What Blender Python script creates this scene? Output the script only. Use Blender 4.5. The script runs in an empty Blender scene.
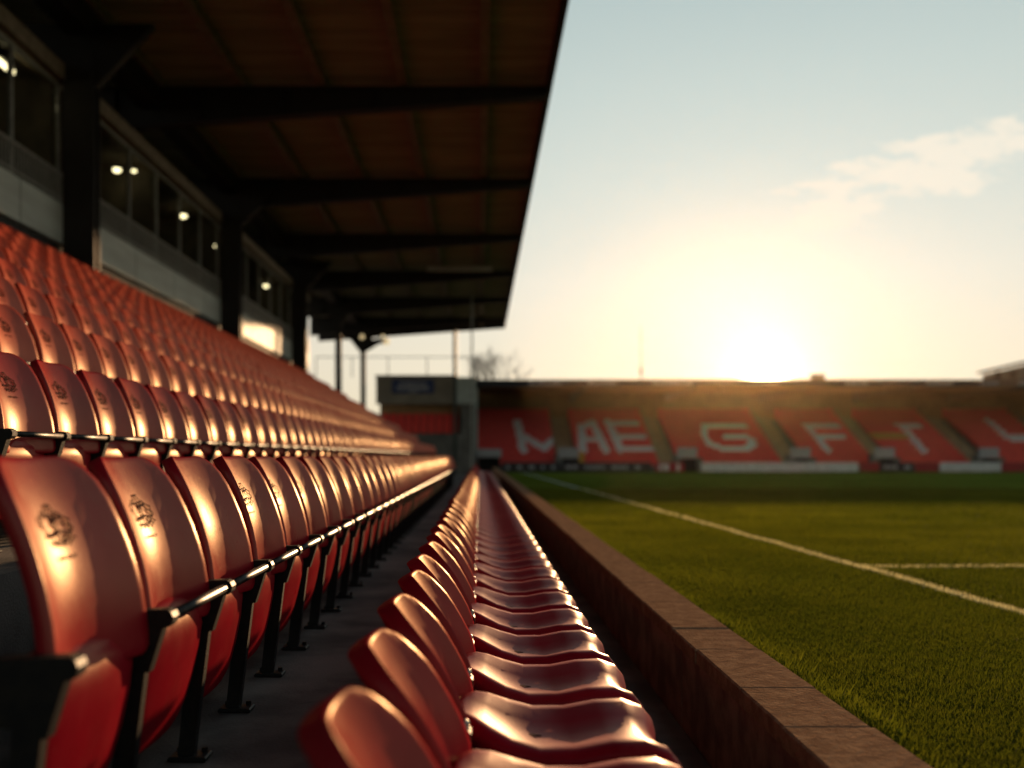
import bpy, math, random
import numpy as np
from mathutils import Vector, Matrix
random.seed(7); rng = np.random.default_rng(7)
S = bpy.context.scene
COL = S.collection
H = 1.6                      # eye height in world z; heights below are given relative to the eye with h()
R = math.radians
def h(v): return H + v

# ------------------------------------------------------------------ object helpers
def tag(o, label=None, cat=None, group=None, kind=None):
    if label: o['label'] = label
    if cat: o['category'] = cat
    if group: o['group'] = group
    if kind: o['kind'] = kind
    return o
def empty(name, loc=(0, 0, 0), parent=None):
    o = bpy.data.objects.new(name, None); COL.objects.link(o); o.location = loc
    o.empty_display_size = .1
    if parent: o.parent = parent
    return o
def link(name, me, parent=None, loc=(0, 0, 0)):
    o = bpy.data.objects.new(name, me); COL.objects.link(o); o.location = loc
    if parent: o.parent = parent
    return o
class MB:
    def __init__(s): s.v = []; s.f = []; s.m = []
    def face(s, pts, m=0):
        b = len(s.v); s.v += [tuple(p) for p in pts]; s.f.append(tuple(range(b, b + len(pts)))); s.m.append(m)
    def box(s, x0, x1, y0, y1, z0, z1, m=0, bev=0.0):
        if x0 > x1: x0, x1 = x1, x0
        if y0 > y1: y0, y1 = y1, y0
        if z0 > z1: z0, z1 = z1, z0
        b = len(s.v)
        if bev <= 0:
            s.v += [(x0,y0,z0),(x1,y0,z0),(x1,y1,z0),(x0,y1,z0),(x0,y0,z1),(x1,y0,z1),(x1,y1,z1),(x0,y1,z1)]
            fs = [(3,2,1,0),(4,5,6,7),(0,1,5,4),(1,2,6,5),(2,3,7,6),(3,0,4,7)]
        else:
            e = bev
            def ring(i, z): return [(x0+i,y0+i,z),(x1-i,y0+i,z),(x1-i,y1-i,z),(x0+i,y1-i,z)]
            s.v += ring(e, z0) + ring(0, z0+e) + ring(0, z1-e) + ring(e, z1)
            fs = [(3,2,1,0),(12,13,14,15)]
            for L in (0, 4, 8):
                for k in range(4):
                    k2 = (k+1) % 4
                    fs.append((L+k, L+k2, L+4+k2, L+4+k))
        for f in fs: s.f.append(tuple(b+i for i in f)); s.m.append(m)
    def hexa(s, p, m=0):      # 8 points, bottom ring then top ring
        b = len(s.v); s.v += [tuple(q) for q in p]
        for f in [(3,2,1,0),(4,5,6,7),(0,1,5,4),(1,2,6,5),(2,3,7,6),(3,0,4,7)]:
            s.f.append(tuple(b+i for i in f)); s.m.append(m)
    def tube(s, p0, p1, r0, r1=None, n=8, m=0, caps=True):
        r1 = r0 if r1 is None else r1
        p0 = Vector(p0); p1 = Vector(p1); d = (p1-p0).normalized()
        a = d.orthogonal().normalized(); c = d.cross(a); b = len(s.v)
        for p, r in ((p0, r0), (p1, r1)):
            for k in range(n):
                t = 2*math.pi*k/n; q = p + a*(r*math.cos(t)) + c*(r*math.sin(t)); s.v.append(tuple(q))
        for k in range(n):
            k2 = (k+1) % n; s.f.append((b+k, b+k2, b+n+k2, b+n+k)); s.m.append(m)
        if caps:
            s.f.append(tuple(b+k for k in reversed(range(n)))); s.m.append(m)
            s.f.append(tuple(b+n+k for k in range(n))); s.m.append(m)
    def ball(s, c, r, n=8, m=0, sx=1, sy=1, sz=1):
        b = len(s.v); rings = max(3, n//2)
        s.v.append((c[0], c[1], c[2]-r*sz))
        for i in range(1, rings):
            t = -math.pi/2 + math.pi*i/rings
            for k in range(n):
                a = 2*math.pi*k/n
                s.v.append((c[0]+sx*r*math.cos(t)*math.cos(a), c[1]+sy*r*math.cos(t)*math.sin(a), c[2]+sz*r*math.sin(t)))
        s.v.append((c[0], c[1], c[2]+r*sz)); top = len(s.v)-1
        for k in range(n):
            k2 = (k+1) % n
            s.f.append((b, b+1+k2, b+1+k)); s.m.append(m)
            for i in range(rings-2):
                q = b+1+i*n; s.f.append((q+k, q+k2, q+n+k2, q+n+k)); s.m.append(m)
            q = b+1+(rings-2)*n; s.f.append((q+k, q+k2, top)); s.m.append(m)
    def mesh(s, name, mats, smooth=False):
        me = bpy.data.meshes.new(name); me.from_pydata(s.v, [], s.f)
        for mt in (mats if isinstance(mats, (list, tuple)) else [mats]): me.materials.append(mt)
        if any(s.m): me.polygons.foreach_set('material_index', s.m)
        if smooth: me.polygons.foreach_set('use_smooth', [True]*len(s.f))
        me.update(); return me
    def build(s, name, mats, parent=None, smooth=False, loc=(0, 0, 0)):
        return link(name, s.mesh(name, mats, smooth), parent, loc)

# ------------------------------------------------------------------ materials
class NT:
    def __init__(s, tree): s.t = tree; s.n = tree.nodes; s.l = tree.links
    def new(s, t, **kw):
        n = s.n.new(t)
        for k, v in kw.items():
            if k == 'op': n.operation = v
            elif k == 'blend': n.blend_type = v
            else: setattr(n, k, v)
        return n
    def link(s, a, b): s.l.new(a, b)
    def val(s, sock, v):
        if isinstance(v, (int, float, tuple, list)): sock.default_value = v
        else: s.l.new(v, sock)
    def math(s, op, a, b=0.0, c=None, clamp=False):
        n = s.new('ShaderNodeMath', op=op); n.use_clamp = clamp
        s.val(n.inputs[0], a); s.val(n.inputs[1], b)
        if c is not None: s.val(n.inputs[2], c)
        return n.outputs[0]
    def mix(s, fac, a, b, blend='MIX'):
        n = s.new('ShaderNodeMix'); n.data_type = 'RGBA'; n.blend_type = blend
        s.val(n.inputs[0], fac)
        for i, v in ((6, a), (7, b)):
            if isinstance(v, (tuple, list)): n.inputs[i].default_value = (*v[:3], 1)
            else: s.l.new(v, n.inputs[i])
        return n.outputs[2]
    def noise(s, scale, detail=4, vec=None, rough=.55):
        n = s.new('ShaderNodeTexNoise'); n.inputs['Scale'].default_value = scale
        n.inputs['Detail'].default_value = detail; n.inputs['Roughness'].default_value = rough
        if vec is not None: s.l.new(vec, n.inputs['Vector'])
        return n.outputs[0]
    def ramp(s, fac, a, b):
        n = s.new('ShaderNodeMapRange'); s.val(n.inputs[0], fac); n.inputs[1].default_value = a; n.inputs[2].default_value = b
        n.interpolation_type = 'SMOOTHSTEP'
        return n.outputs[0]
def mat(name):
    m = bpy.data.materials.new(name); m.use_nodes = True
    t = NT(m.node_tree); b = m.node_tree.nodes['Principled BSDF']
    return m, t, b
def surf(name, c1, c2=None, scale=6, rough=.7, bump=.0, bscale=60, metal=0, spec=.5, streak=None, rand=0, rvar=.12):
    m, t, b = mat(name)
    tc = t.new('ShaderNodeTexCoord'); vec = tc.outputs['Object']
    if streak:
        mp = t.new('ShaderNodeMapping'); mp.inputs['Scale'].default_value = streak; t.link(vec, mp.inputs['Vector']); vec = mp.outputs[0]
    c2 = c2 or tuple(x*.7 for x in c1)
    n1 = t.noise(scale, 6, vec)
    col = t.mix(t.ramp(n1, .35, .68), c2, c1)
    if rand:
        oi = t.new('ShaderNodeObjectInfo')
        hs = t.new('ShaderNodeHueSaturation'); t.link(col, hs.inputs['Color'])
        t.link(t.math('MULTIPLY_ADD', oi.outputs['Random'], rand, 1-rand/2), hs.inputs['Value'])
        col = hs.outputs[0]
    t.link(col, b.inputs['Base Color'])
    rn = t.noise(scale*5, 3, vec)
    t.link(t.math('MULTIPLY_ADD', rn, rvar*2, rough-rvar), b.inputs['Roughness'])
    b.inputs['Metallic'].default_value = metal; b.inputs['Specular IOR Level'].default_value = spec
    if bump:
        bp = t.new('ShaderNodeBump'); bp.inputs['Strength'].default_value = bump; bp.inputs['Distance'].default_value = .01
        t.link(t.noise(bscale, 5, tc.outputs['Object']), bp.inputs['Height']); t.link(bp.outputs[0], b.inputs['Normal'])
    return m
def emit(name, col, st):
    m, t, b = mat(name)
    b.inputs['Base Color'].default_value = (.8, .75, .6, 1)
    b.inputs['Emission Color'].default_value = (*col, 1); b.inputs['Emission Strength'].default_value = st
    return m

def red_plastic(name, g0, g1, gp, ro, ca=(.25, .003, .013), cb=(.35, .006, .019), cf=(.40, .02, .026), gc=(1, .80, .60)):
    m, t, b = mat(name)
    tc = t.new('ShaderNodeTexCoord'); oi = t.new('ShaderNodeObjectInfo')
    off = t.new('ShaderNodeVectorMath', op='MULTIPLY_ADD'); t.link(oi.outputs['Random'], off.inputs[0])
    off.inputs[1].default_value = (37, 19, 53); t.link(tc.outputs['Object'], off.inputs[2])
    vec = off.outputs[0]
    base = t.mix(t.ramp(t.noise(5, 5, vec), .3, .75), ca, cb)
    fade = t.math('MULTIPLY', t.ramp(oi.outputs['Random'], .45, 1.0), .4)
    base = t.mix(fade, base, cf)
    base = t.mix(t.math('MULTIPLY', t.ramp(t.noise(28, 6, vec, .7), .58, .8), .18), base, (.16, .05, .04))
    dust = t.math('MULTIPLY', t.ramp(t.noise(3.5, 7, vec, .72), .5, .8), .18)
    base = t.mix(dust, base, (.34, .16, .11))
    t.link(base, b.inputs['Base Color'])
    mp = t.new('ShaderNodeMapping'); mp.inputs['Scale'].default_value = (60, 14, 5); t.link(vec, mp.inputs['Vector'])
    scr = t.noise(3, 4, mp.outputs[0])
    r = t.math('MULTIPLY_ADD', t.noise(9, 5, vec), .22, ro)
    r = t.math('MULTIPLY_ADD', scr, .08, r)
    b.inputs['Roughness'].default_value = .6; b.inputs['Specular IOR Level'].default_value = .0
    out = t.n['Material Output']
    gl = t.new('ShaderNodeBsdfGlossy'); t.link(r, gl.inputs['Roughness']); gl.inputs[0].default_value = (*gc, 1)
    lw = t.new('ShaderNodeLayerWeight'); lw.inputs[0].default_value = .5
    fac = t.math('MULTIPLY_ADD', t.math('POWER', lw.outputs['Facing'], gp), g1, g0)
    mx = t.new('ShaderNodeMixShader'); t.link(fac, mx.inputs[0]); t.link(b.outputs[0], mx.inputs[1]); t.link(gl.outputs[0], mx.inputs[2]); t.link(mx.outputs[0], out.inputs[0])
    bp = t.new('ShaderNodeBump'); bp.inputs['Strength'].default_value = .05; bp.inputs['Distance'].default_value = .004
    t.link(t.noise(160, 3, vec), bp.inputs['Height']); t.link(bp.outputs[0], b.inputs['Normal']); t.link(bp.outputs[0], gl.inputs['Normal'])
    return m
RED = red_plastic('red_seat_plastic', .054, .012, 4.0, .17)
RED3 = red_plastic('sunlit_tan_red_seat_plastic', .050, .02, 4.0, .24, (.44, .050, .032), (.56, .085, .05), (.58, .12, .075))  # upper-row red shifted to tan: sunlit sheen put into the base colour
RED4 = red_plastic('red_back_plastic', .026, .012, 4.0, .17)
RED2 = red_plastic('polished_red_seat_plastic', .011, .22, 4.0, .20, gc=(1, .9, .84))
BLACKM = surf('black_painted_steel', (.012, .012, .012), (.02, .018, .015), 30, .5, .15, 150, spec=.18)
STEEL = surf('worn_steel', (.45, .42, .36), (.25, .23, .2), 60, .32, metal=1)
BARM = surf('worn_bar_steel', (.045, .042, .038), (.015, .015, .014), 25, .42, .1, 200, metal=.3, spec=.25)
CREST = surf('black_print', (.012, .008, .008), (.07, .010, .010), 90, .9, spec=.02)
CONC = surf('dark_concrete', (.20, .165, .14), (.06, .05, .043), 2.2, .85, .5, 90)
CONC2 = surf('walkway_concrete', (.32, .25, .20), (.17, .135, .11), 2.5, .9, .6, 120)
STONE = surf('coping_stone', (.44, .26, .15), (.30, .17, .10), 17, .95, 1.0, 70, spec=0)
BRICK = surf('wall_face_stone', (.46, .23, .15), (.24, .12, .08), 7, .9, .9, 60, spec=.1)
ROOFM = surf('roof_sheet', (.42, .385, .25), (.28, .26, .17), 1.2, .6, streak=(.3, 3, 1))
STEELD = surf('dark_roof_steel', (.016, .013, .010), (.010, .008, .006), 5, .6)
PURL = surf('purlin_steel', (.30, .24, .17), (.2, .16, .11), 5, .6)
PANEL = surf('pale_panel', (.52, .58, .53), (.42, .46, .42), 1.5, .6, streak=(1, .4, 3))
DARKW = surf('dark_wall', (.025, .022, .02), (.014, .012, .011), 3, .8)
FRAMEM = surf('grey_window_frame', (.36, .37, .33), (.25, .26, .24), 8, .5)
GREYW = surf('grey_render', (.20, .19, .17), (.13, .125, .11), 1.6, .85, .4, 30)
TANW = surf('tan_panel', (.30, .26, .20), (.23, .2, .155), 1.2, .75)
BROWNW = surf('brown_back_wall', (.50, .30, .14), (.36, .21, .10), .8, .8)
FASCIA = surf('dark_fascia', (.022, .022, .027), (.014, .014, .018), 2, .5)
WHITE = surf('white_paint', (.78, .78, .76), (.62, .61, .58), 3, .5)
PALE = surf('pale_mark', (.5, .5, .5), (.32, .32, .34), 12, .6)
BLUE = surf('blue_sign', (.035, .06, .18), (.025, .045, .13), 8, .45)
STAIR = surf('aisle_concrete', (.46, .35, .21), (.34, .26, .16), 2.5, .85)
REDF = surf('far_seat_red', (.92, .06, .045), (.80, .045, .036), 4, .45)
WHF = surf('far_seat_white', (.92, .90, .92), (.84, .82, .84), 4, .5)
GOLDF = surf('far_seat_gold', (.62, .30, .04), (.5, .24, .03), 4, .5)
REDH = surf('red_hoarding', (.42, .02, .025), (.33, .016, .02), 2, .5)
DARKH = surf('dark_hoarding', (.03, .028, .035), (.05, .03, .03), 2, .5)
BARK = surf('bark', (.09, .06, .035), (.05, .03, .02), 8, .9)
GREENP = surf('dark_green_post', (.018, .035, .022), (.012, .022, .015), 8, .5)
YELL = surf('yellow_pad', (.7, .36, .03), (.55, .28, .02), 5, .6)
LAMP = emit('lit_lamp', (1, .80, .45), 6)
LAMPD = emit('dim_lamp', (1, .75, .38), .7)
def glass():
    m, t, b = mat('window_glass')
    t.n.remove(b); out = t.n['Material Output']
    tr = t.new('ShaderNodeBsdfTransparent'); tr.inputs[0].default_value = (.75, .78, .76, 1)
    gl = t.new('ShaderNodeBsdfGlossy'); gl.inputs['Roughness'].default_value = .04; gl.inputs[0].default_value = (.9, .9, .9, 1)
    mx = t.new('ShaderNodeMixShader'); mx.inputs[0].default_value = .05
    t.link(tr.outputs[0], mx.inputs[1]); t.link(gl.outputs[0], mx.inputs[2]); t.link(mx.outputs[0], out.inputs[0])
    return m
GLASS = glass()
INTER = surf('box_room_wall', (.22, .18, .13), (.13, .11, .085), 1.5, .85)

# ------------------------------------------------------------------ camera
cam = bpy.data.cameras.new('camera'); co = bpy.data.objects.new('camera', cam); COL.objects.link(co)
co.location = (0, 0, H); co.rotation_euler = (R(90), 0, 0)
F = 996.0
cam.lens = 36*F/1024; cam.sensor_width = 36
cam.shift_x = 32/1024; cam.shift_y = 72/1024
cam.clip_start = .05; cam.clip_end = 3000
cam.dof.use_dof = True; cam.dof.focus_distance = 3.3; cam.dof.aperture_fstop = 1.5
S.camera = co
def P(px, py, Y): return ((px-480)/F*Y, Y, H - (py-456)/F*Y)     # pixel + depth -> place

# ------------------------------------------------------------------ light and sky
EL, AZ = 6.7, 14.5; GAZ = 16.0
sd = Vector((math.sin(R(AZ))*math.cos(R(EL)), math.cos(R(AZ))*math.cos(R(EL)), math.sin(R(EL))))
sun = bpy.data.lights.new('sun', 'SUN'); so = bpy.data.objects.new('sun', sun); COL.objects.link(so)
sun.energy = 5.0; sun.angle = R(.6); sun.color = (1, .60, .30)
so.rotation_euler = (-sd).to_track_quat('-Z', 'Y').to_euler(); so.location = (10, 60, 20)
W = bpy.data.worlds.new('World'); S.world = W; W.use_nodes = True
t = NT(W.node_tree); bg = t.n['Background']
sky = t.new('ShaderNodeTexSky'); sky.sky_type = 'NISHITA'; sky.sun_disc = False
sky.sun_elevation = R(EL); sky.sun_rotation = R(AZ); sky.altitude = 50; sky.air_density = 1.0; sky.dust_density = .6; sky.ozone_density = 2
tc = t.new('ShaderNodeTexCoord'); dirv = tc.outputs['Generated']
gd = Vector((math.sin(R(GAZ))*math.cos(R(4.3)), math.cos(R(GAZ))*math.cos(R(4.3)), math.sin(R(4.3))))
dp = t.new('ShaderNodeVectorMath', op='DOT_PRODUCT'); t.link(dirv, dp.inputs[0]); dp.inputs[1].default_value = gd
dpc = t.math('MAXIMUM', dp.outputs['Value'], 0.0)
sx = t.new('ShaderNodeSeparateXYZ'); t.link(dirv, sx.inputs[0])
yy = t.math('MAXIMUM', sx.outputs[1], .05)
ax = t.math('DIVIDE', sx.outputs[0], yy); az = t.math('DIVIDE', sx.outputs[2], yy)
hz = t.math('MAXIMUM', sx.outputs[2], 0.0)
SKYK = .10
def glow(power, col):
    p = t.math('POWER', dpc, power)
    return t.mix(1.0, (p_to_col(p)), col, 'MULTIPLY')
def p_to_col(p):
    c = t.new('ShaderNodeCombineXYZ')
    for i in range(3): t.link(p, c.inputs[i])
    return c.outputs[0]
nis = t.mix(1.0, sky.outputs[0], (.06, .065, .08), 'MULTIPLY')
# evening gradient: pale blue above, cream towards the horizon, dimmer on the side away from the sun
cr = t.new('ShaderNodeValToRGB'); t.link(hz, cr.inputs[0]); els = cr.color_ramp.elements
for i_, (p_, c_) in enumerate(((0, (.93, .80, .56)), (.09, (.93, .83, .64)), (.17, (.87, .84, .71)), (.26, (.73, .78, .70)), (.34, (.63, .72, .67)), (.45, (.49, .61, .60)), (.7, (.24, .34, .40)), (1, (.17, .25, .33)))):
    e_ = els[i_] if i_ < 2 else els.new(p_)
    e_.position = p_; e_.color = (*c_, 1)
away = t.math('MULTIPLY_ADD', t.math('POWER', dpc, 1.6), .60, .40)
gr = t.mix(1.0, cr.outputs[0], p_to_col(t.math('MULTIPLY', away, 9.3)), 'MULTIPLY')
col = t.mix(1.0, gr, nis, 'ADD')
for pw, c in ((12000, (260, 215, 130)), (1100, (5, 4.4, 2.8)), (350, (1.3, 1.15, .8)), (60, (.35, .3, .18))):
    col = t.mix(1.0, col, glow(pw, c), 'ADD')
# one torn wisp of cloud
cv = t.new('ShaderNodeCombineXYZ'); t.link(ax, cv.inputs[0]); t.link(az, cv.inputs[1])
mp = t.new('ShaderNodeMapping'); mp.inputs['Rotation'].default_value = (0, 0, R(-17)); mp.inputs['Scale'].default_value = (9, 22, 1)
t.link(cv.outputs[0], mp.inputs['Vector'])
cn = t.noise(1.6, 8, mp.outputs[0], .6)
ux = t.math('SUBTRACT', ax, .435); uz = t.math('SUBTRACT', az, .284)
ua = t.math('ADD', t.math('MULTIPLY', ux, .956), t.math('MULTIPLY', uz, .292))
ub = t.math('SUBTRACT', t.math('MULTIPLY', uz, .956), t.math('MULTIPLY', ux, .292))
dd = t.math('ADD', t.math('POWER', t.math('ABSOLUTE', t.math('DIVIDE', ua, .15)), 2.0), t.math('POWER', t.math('ABSOLUTE', t.math('DIVIDE', ub, .034)), 2.0))
env = t.math('SUBTRACT', 1.0, t.math('MULTIPLY', dd, .5))
cm = t.ramp(t.math('ADD', t.math('MULTIPLY', env, .5), t.math('MULTIPLY', t.math('SUBTRACT', cn, .5), 2.0)), .2, .5)
cm = t.math('MULTIPLY', cm, t.math('GREATER_THAN', sx.outputs[1], .1))
col = t.mix(t.math('MULTIPLY', cm, .9), col, (9.3, 8.6, 7.2))
t.link(col, bg.inputs['Color']); bg.inputs['Strength'].default_value = SKYK
S.view_settings.view_transform = 'Standard'; S.view_settings.look = 'None'; S.view_settings.exposure = 0
S.cycles.use_denoising = True; S.cycles.max_bounces = 6; S.cycles.transparent_max_bounces = 8
S.cycles.sample_clamp_indirect = 4

# ------------------------------------------------------------------ seats
def catmull(pts, s):
    n = len(pts)-1; f = min(max(s, 0), 1)*n; i = min(int(f), n-1); u = f-i
    p0 = pts[max(i-1, 0)]; p1 = pts[i]; p2 = pts[i+1]; p3 = pts[min(i+2, n)]
    return tuple(.5*(2*b + (c-a)*u + (2*a-5*b+4*c-d)*u*u + (3*b-a-3*c+d)*u**3) for a, b, c, d in zip(p0, p1, p2, p3))
QS = [-1, -.975, -.9, -.72, -.45, -.15, .15, .45, .72, .9, .975, 1]
SS = [0, .006, .025, .06, .11, .18, .28, .4, .52, .64, .75, .84, .9, .945, .975, .994, 1]
class Shell:
    """A moulded seat panel: a profile curve in (x,z) swept across y, dished by c, with rounded ends and a rolled edge."""
    def __init__(s, prof, W, r0, r1, c, t, arch=0.0, taper=0.0, roll=0.0):
        s.prof = prof; s.W = W; s.r0 = r0; s.r1 = r1; s.c = c; s.t = t; s.arch = arch; s.taper = taper; s.roll = roll
        pts = [catmull(prof, i/60) for i in range(61)]
        s.L = sum(math.dist(a, b) for a, b in zip(pts, pts[1:]))
    def pt(s, v, off=0.0, y=None, q=None):
        x, z = catmull(s.prof, v); xa, za = catmull(s.prof, v-.01); xb, zb = catmull(s.prof, v+.01)
        tx, tz = xb-xa, zb-za; l = math.hypot(tx, tz) or 1; nx, nz = tz/l, -tx/l       # normal: to the sitter's side
        hw = s.W/2*(1 - s.taper*v)
        e0, e1 = v*s.L, (1-v)*s.L; r = 0
        if e0 < s.r0: hw -= s.r0 - math.sqrt(max(0, s.r0**2-(s.r0-e0)**2))
        if e1 < s.r1: hw -= s.r1 - math.sqrt(max(0, s.r1**2-(s.r1-e1)**2))
        if y is None: y = q*hw
        d = s.c*(2*y/s.W)**2 + off - s.roll*max(0, (abs(y)/max(hw, .02)-.74)/.26)**2
        ar = -s.arch*(2*y/s.W)**2*max(0, v-.6)/.4
        return (x+nx*d+tx/l*ar, y, z+nz*d+tz/l*ar)
    def add(s, mb, m=0):
        nq, ns = len(QS), len(SS); b = len(mb.v)
        for side in (0, 1):
            for i, v in enumerate(SS):
                for j, q in enumerate(QS):
                    edge = min(j, nq-1-j, i, ns-1-i)
                    if side == 0: off = (-.009, -.002, 0)[min(edge, 2)]; qq = q
                    else: off = -s.t + (.006 if edge == 0 else 0); qq = q*.985
                    mb.v.append(s.pt(v, off, q=qq))
        N = nq*ns
        for i in range(ns-1):
            for j in range(nq-1):
                a = b+i*nq+j
                mb.f.append((a, a+1, a+nq+1, a+nq)); mb.m.append(m)
                a += N; mb.f.append((a+nq, a+nq+1, a+1, a)); mb.m.append(m)
        def st(i0, j0, i1, j1):
            a = b+i0*nq+j0; c = b+i1*nq+j1; mb.f.append((c, a, a+N, c+N)); mb.m.append(m)
        for j in range(nq-1): st(0, j, 0, j+1); st(ns-1, j+1, ns-1, j)
        for i in range(ns-1): st(i+1, 0, i, 0); st(i, nq-1, i+1, nq-1)

# tip-up seat (rows that rise behind): floor is z=0, x=0 near the feet, top edge at z=.80
def lean(z): return .07 - .21*(z-.14)
backA = Shell([(.016, .38), (.008, .5), (-.014, .6), (-.052, .7), (-.100, .80)], .475, .04, .11, .0565, .034, .018, .13)
panA = Shell([(-.012, .115), (.012, .17), (.036, .27), (.050, .36), (.042, .415), (.015, .45), (-.02, .462)], .450, .15, .05, -.014, .03)
def crest_strokes():
    S_ = []
    def par(fx, fy, n=26, a=0, b=2*math.pi): S_.append([(fx(a+(b-a)*i/n), fy(a+(b-a)*i/n)) for i in range(n+1)])
    c, s = math.cos, math.sin
    par(lambda t: -.45+.34*c(t)+.12*c(3*t), lambda t: .15+.52*s(t)+.10*s(4*t))
    par(lambda t: .38+.36*c(t)+.10*s(2*t), lambda t: .05+.45*s(t)+.14*c(3*t))
    par(lambda t: -.05+.18*c(t)+.06*c(5*t), lambda t: .62+.30*s(t))
    par(lambda t: -.8+1.6*t, lambda t: -.42+.14*s(17*t)+.06*c(31*t), 34, 0, 1)
    par(lambda t: -.62+1.25*t, lambda t: -.66+.10*s(22*t), 30, 0, 1)
    par(lambda t: -.25+.5*t+.18*s(9*t), lambda t: -.3+.9*t, 22, 0, 1)
    par(lambda t: .55+.25*s(6*t), lambda t: -.3+.75*t, 18, 0, 1)
    par(lambda t: -.85+.16*s(7*t), lambda t: -.35+.9*t, 18, 0, 1)
    return S_
def ribbon(mb, shell, strokes, v0, sx, sz, w, off=.0012):
    for st in strokes:
        b = len(mb.v); n = len(st)
        for i, (a, z) in enumerate(st):
            p = st[max(i-1, 0)]; q = st[min(i+1, n-1)]
            dx, dz = (q[0]-p[0])*sx, (q[1]-p[1])*sz; l = math.hypot(dx, dz) or 1
            nx, nz = -dz/l*w, dx/l*w
            for sg in (1, -1):
                yy_ = a*sx+sg*nx; vv = v0+(z*sz+sg*nz)/shell.L
                mb.v.append(shell.pt(vv, off, y=yy_))
        for i in range(n-1):
            k = b+2*i; mb.f.append((k, k+1, k+3, k+2)); mb.m.append(0)
mb = MB(); backA.add(mb); me_back = mb.mesh('backrest', RED, True)
mb = MB(); panA.add(mb); me_pan = mb.mesh('seat_pan', RED, True)
mb = MB(); ribbon(mb, backA, crest_strokes(), .66, .074, .050, .0024, .0035)
ribbon(mb, backA, [[(-.8+1.6*i/40, .10*math.sin(i*1.9)+.05*math.sin(i*4.1)) for i in range(41)]], .52, .05, .05, .0011, .0035)
me_crest = mb.mesh('crest', CREST)
mb = MB()                                           # stanchion at the seat's near side
y0 = -.25
mb.box(-.05, .05, y0-.035, y0+.035, 0, .014, bev=.004)
for dx in (-.033, .033): mb.tube((dx, y0+.02, .012), (dx, y0+.02, .026), .009, n=6)
mb.hexa([(-.03, y0-.016, .01), (.012, y0-.016, .01), (.012, y0+.016, .01), (-.03, y0+.016, .01),
         (.015, y0-.014, .44), (.065, y0-.014, .44), (.065, y0+.014, .44), (.015, y0+.014, .44)])
mb.hexa([(-.02, y0-.017, .36), (.062, y0-.017, .34), (.062, y0+.017, .34), (-.02, y0+.017, .36),
         (-.02, y0-.017, .47), (.105, y0-.017, .475), (.105, y0+.017, .475), (-.02, y0+.017, .47)])
mb.tube((.096, y0-.02, .455), (.096, y0+.02, .455), .020, n=10)
mb.hexa([(-.075, y0-.012, .44), (-.02, y0-.012, .44), (-.02, y0+.012, .44), (-.075, y0+.012, .44),
         (-.10, y0-.012, .60), (-.065, y0-.012, .60), (-.065, y0+.012, .60), (-.10, y0+.012, .60)])
me_stan = mb.mesh('stanchion', BLACKM)
mb = MB(); mb.tube((.098, -.232, .455), (.098, .232, .455), .0115, n=10); me_bar = mb.mesh('bar', BARM, True)

# fixed seat of the front row: floor is z=0, hinge line at x=0
panF = Shell([(-.03, .512), (.01, .500), (.065, .468), (.13, .442), (.21, .436), (.285, .449), (.35, .458), (.402, .452), (.433, .424), (.442, .38)][::-1], .445, .06, .18, .044, .036, roll=.032)
backF = Shell([(-.035, .47), (-.055, .54), (-.095, .62), (-.14, .69), (-.185, .765)], .43, .05, .125, .05, .044, .02, .12)
mb = MB(); panF.add(mb); me_panF = mb.mesh('seat_pan', RED2, True)
mb = MB(); backF.add(mb); me_backF = mb.mesh('backrest', RED4, True)
mb = MB()
for yb in (-.19, .19):
    mb.box(-.065, .015, yb-.022, yb+.022, .415, .462, bev=.006)
    mb.box(-.050, -.022, yb-.03, yb+.03, .47, .515, bev=.006)
mb.box(-.02, .02, -.25, .25, .385, .413, bev=.005)
mb.box(-.055, .002, -.278, -.222, .414, .528, bev=.008)
mb.tube((-.05, -.30, .50), (-.05, -.20, .50), .016, n=8)
me_brk = mb.mesh('bracket', BLACKM)
mb = MB()
mb.tube((-.018, -.25, .52), (-.012, -.25, .534), .013, n=8); mb.ball((-.012, -.25, .535), .0115, 8)
me_bolt = mb.mesh('bolt', STEEL, True)
mb = MB()
mb.hexa([(-.02, -.25, .01), (.02, -.25, .01), (.02, -.22, .01), (-.02, -.22, .01), (-.018, -.25, .386), (.018, -.25, .386), (.018, -.22, .386), (-.018, -.22, .386)])
mb.box(-.06, .06, -.27, -.20, 0, .012, bev=.003)
me_leg = mb.mesh('leg', BLACKM)
mb = MB()
vs = min((abs(panF.pt(i/200)[0]-.15) if False else abs(catmull(panF.prof, i/200)[0]-.15), i/200) for i in range(201))[1]
dv = .024/panF.L
mb.v += [panF.pt(vs+a_, .0015, y=b_) for a_, b_ in ((-dv, -.006), (dv, -.006), (dv, .006), (-dv, .006))]; mb.f.append((0, 1, 2, 3)); mb.m.append(0)
me_slot = mb.mesh('drain_slot', CREST)

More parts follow.
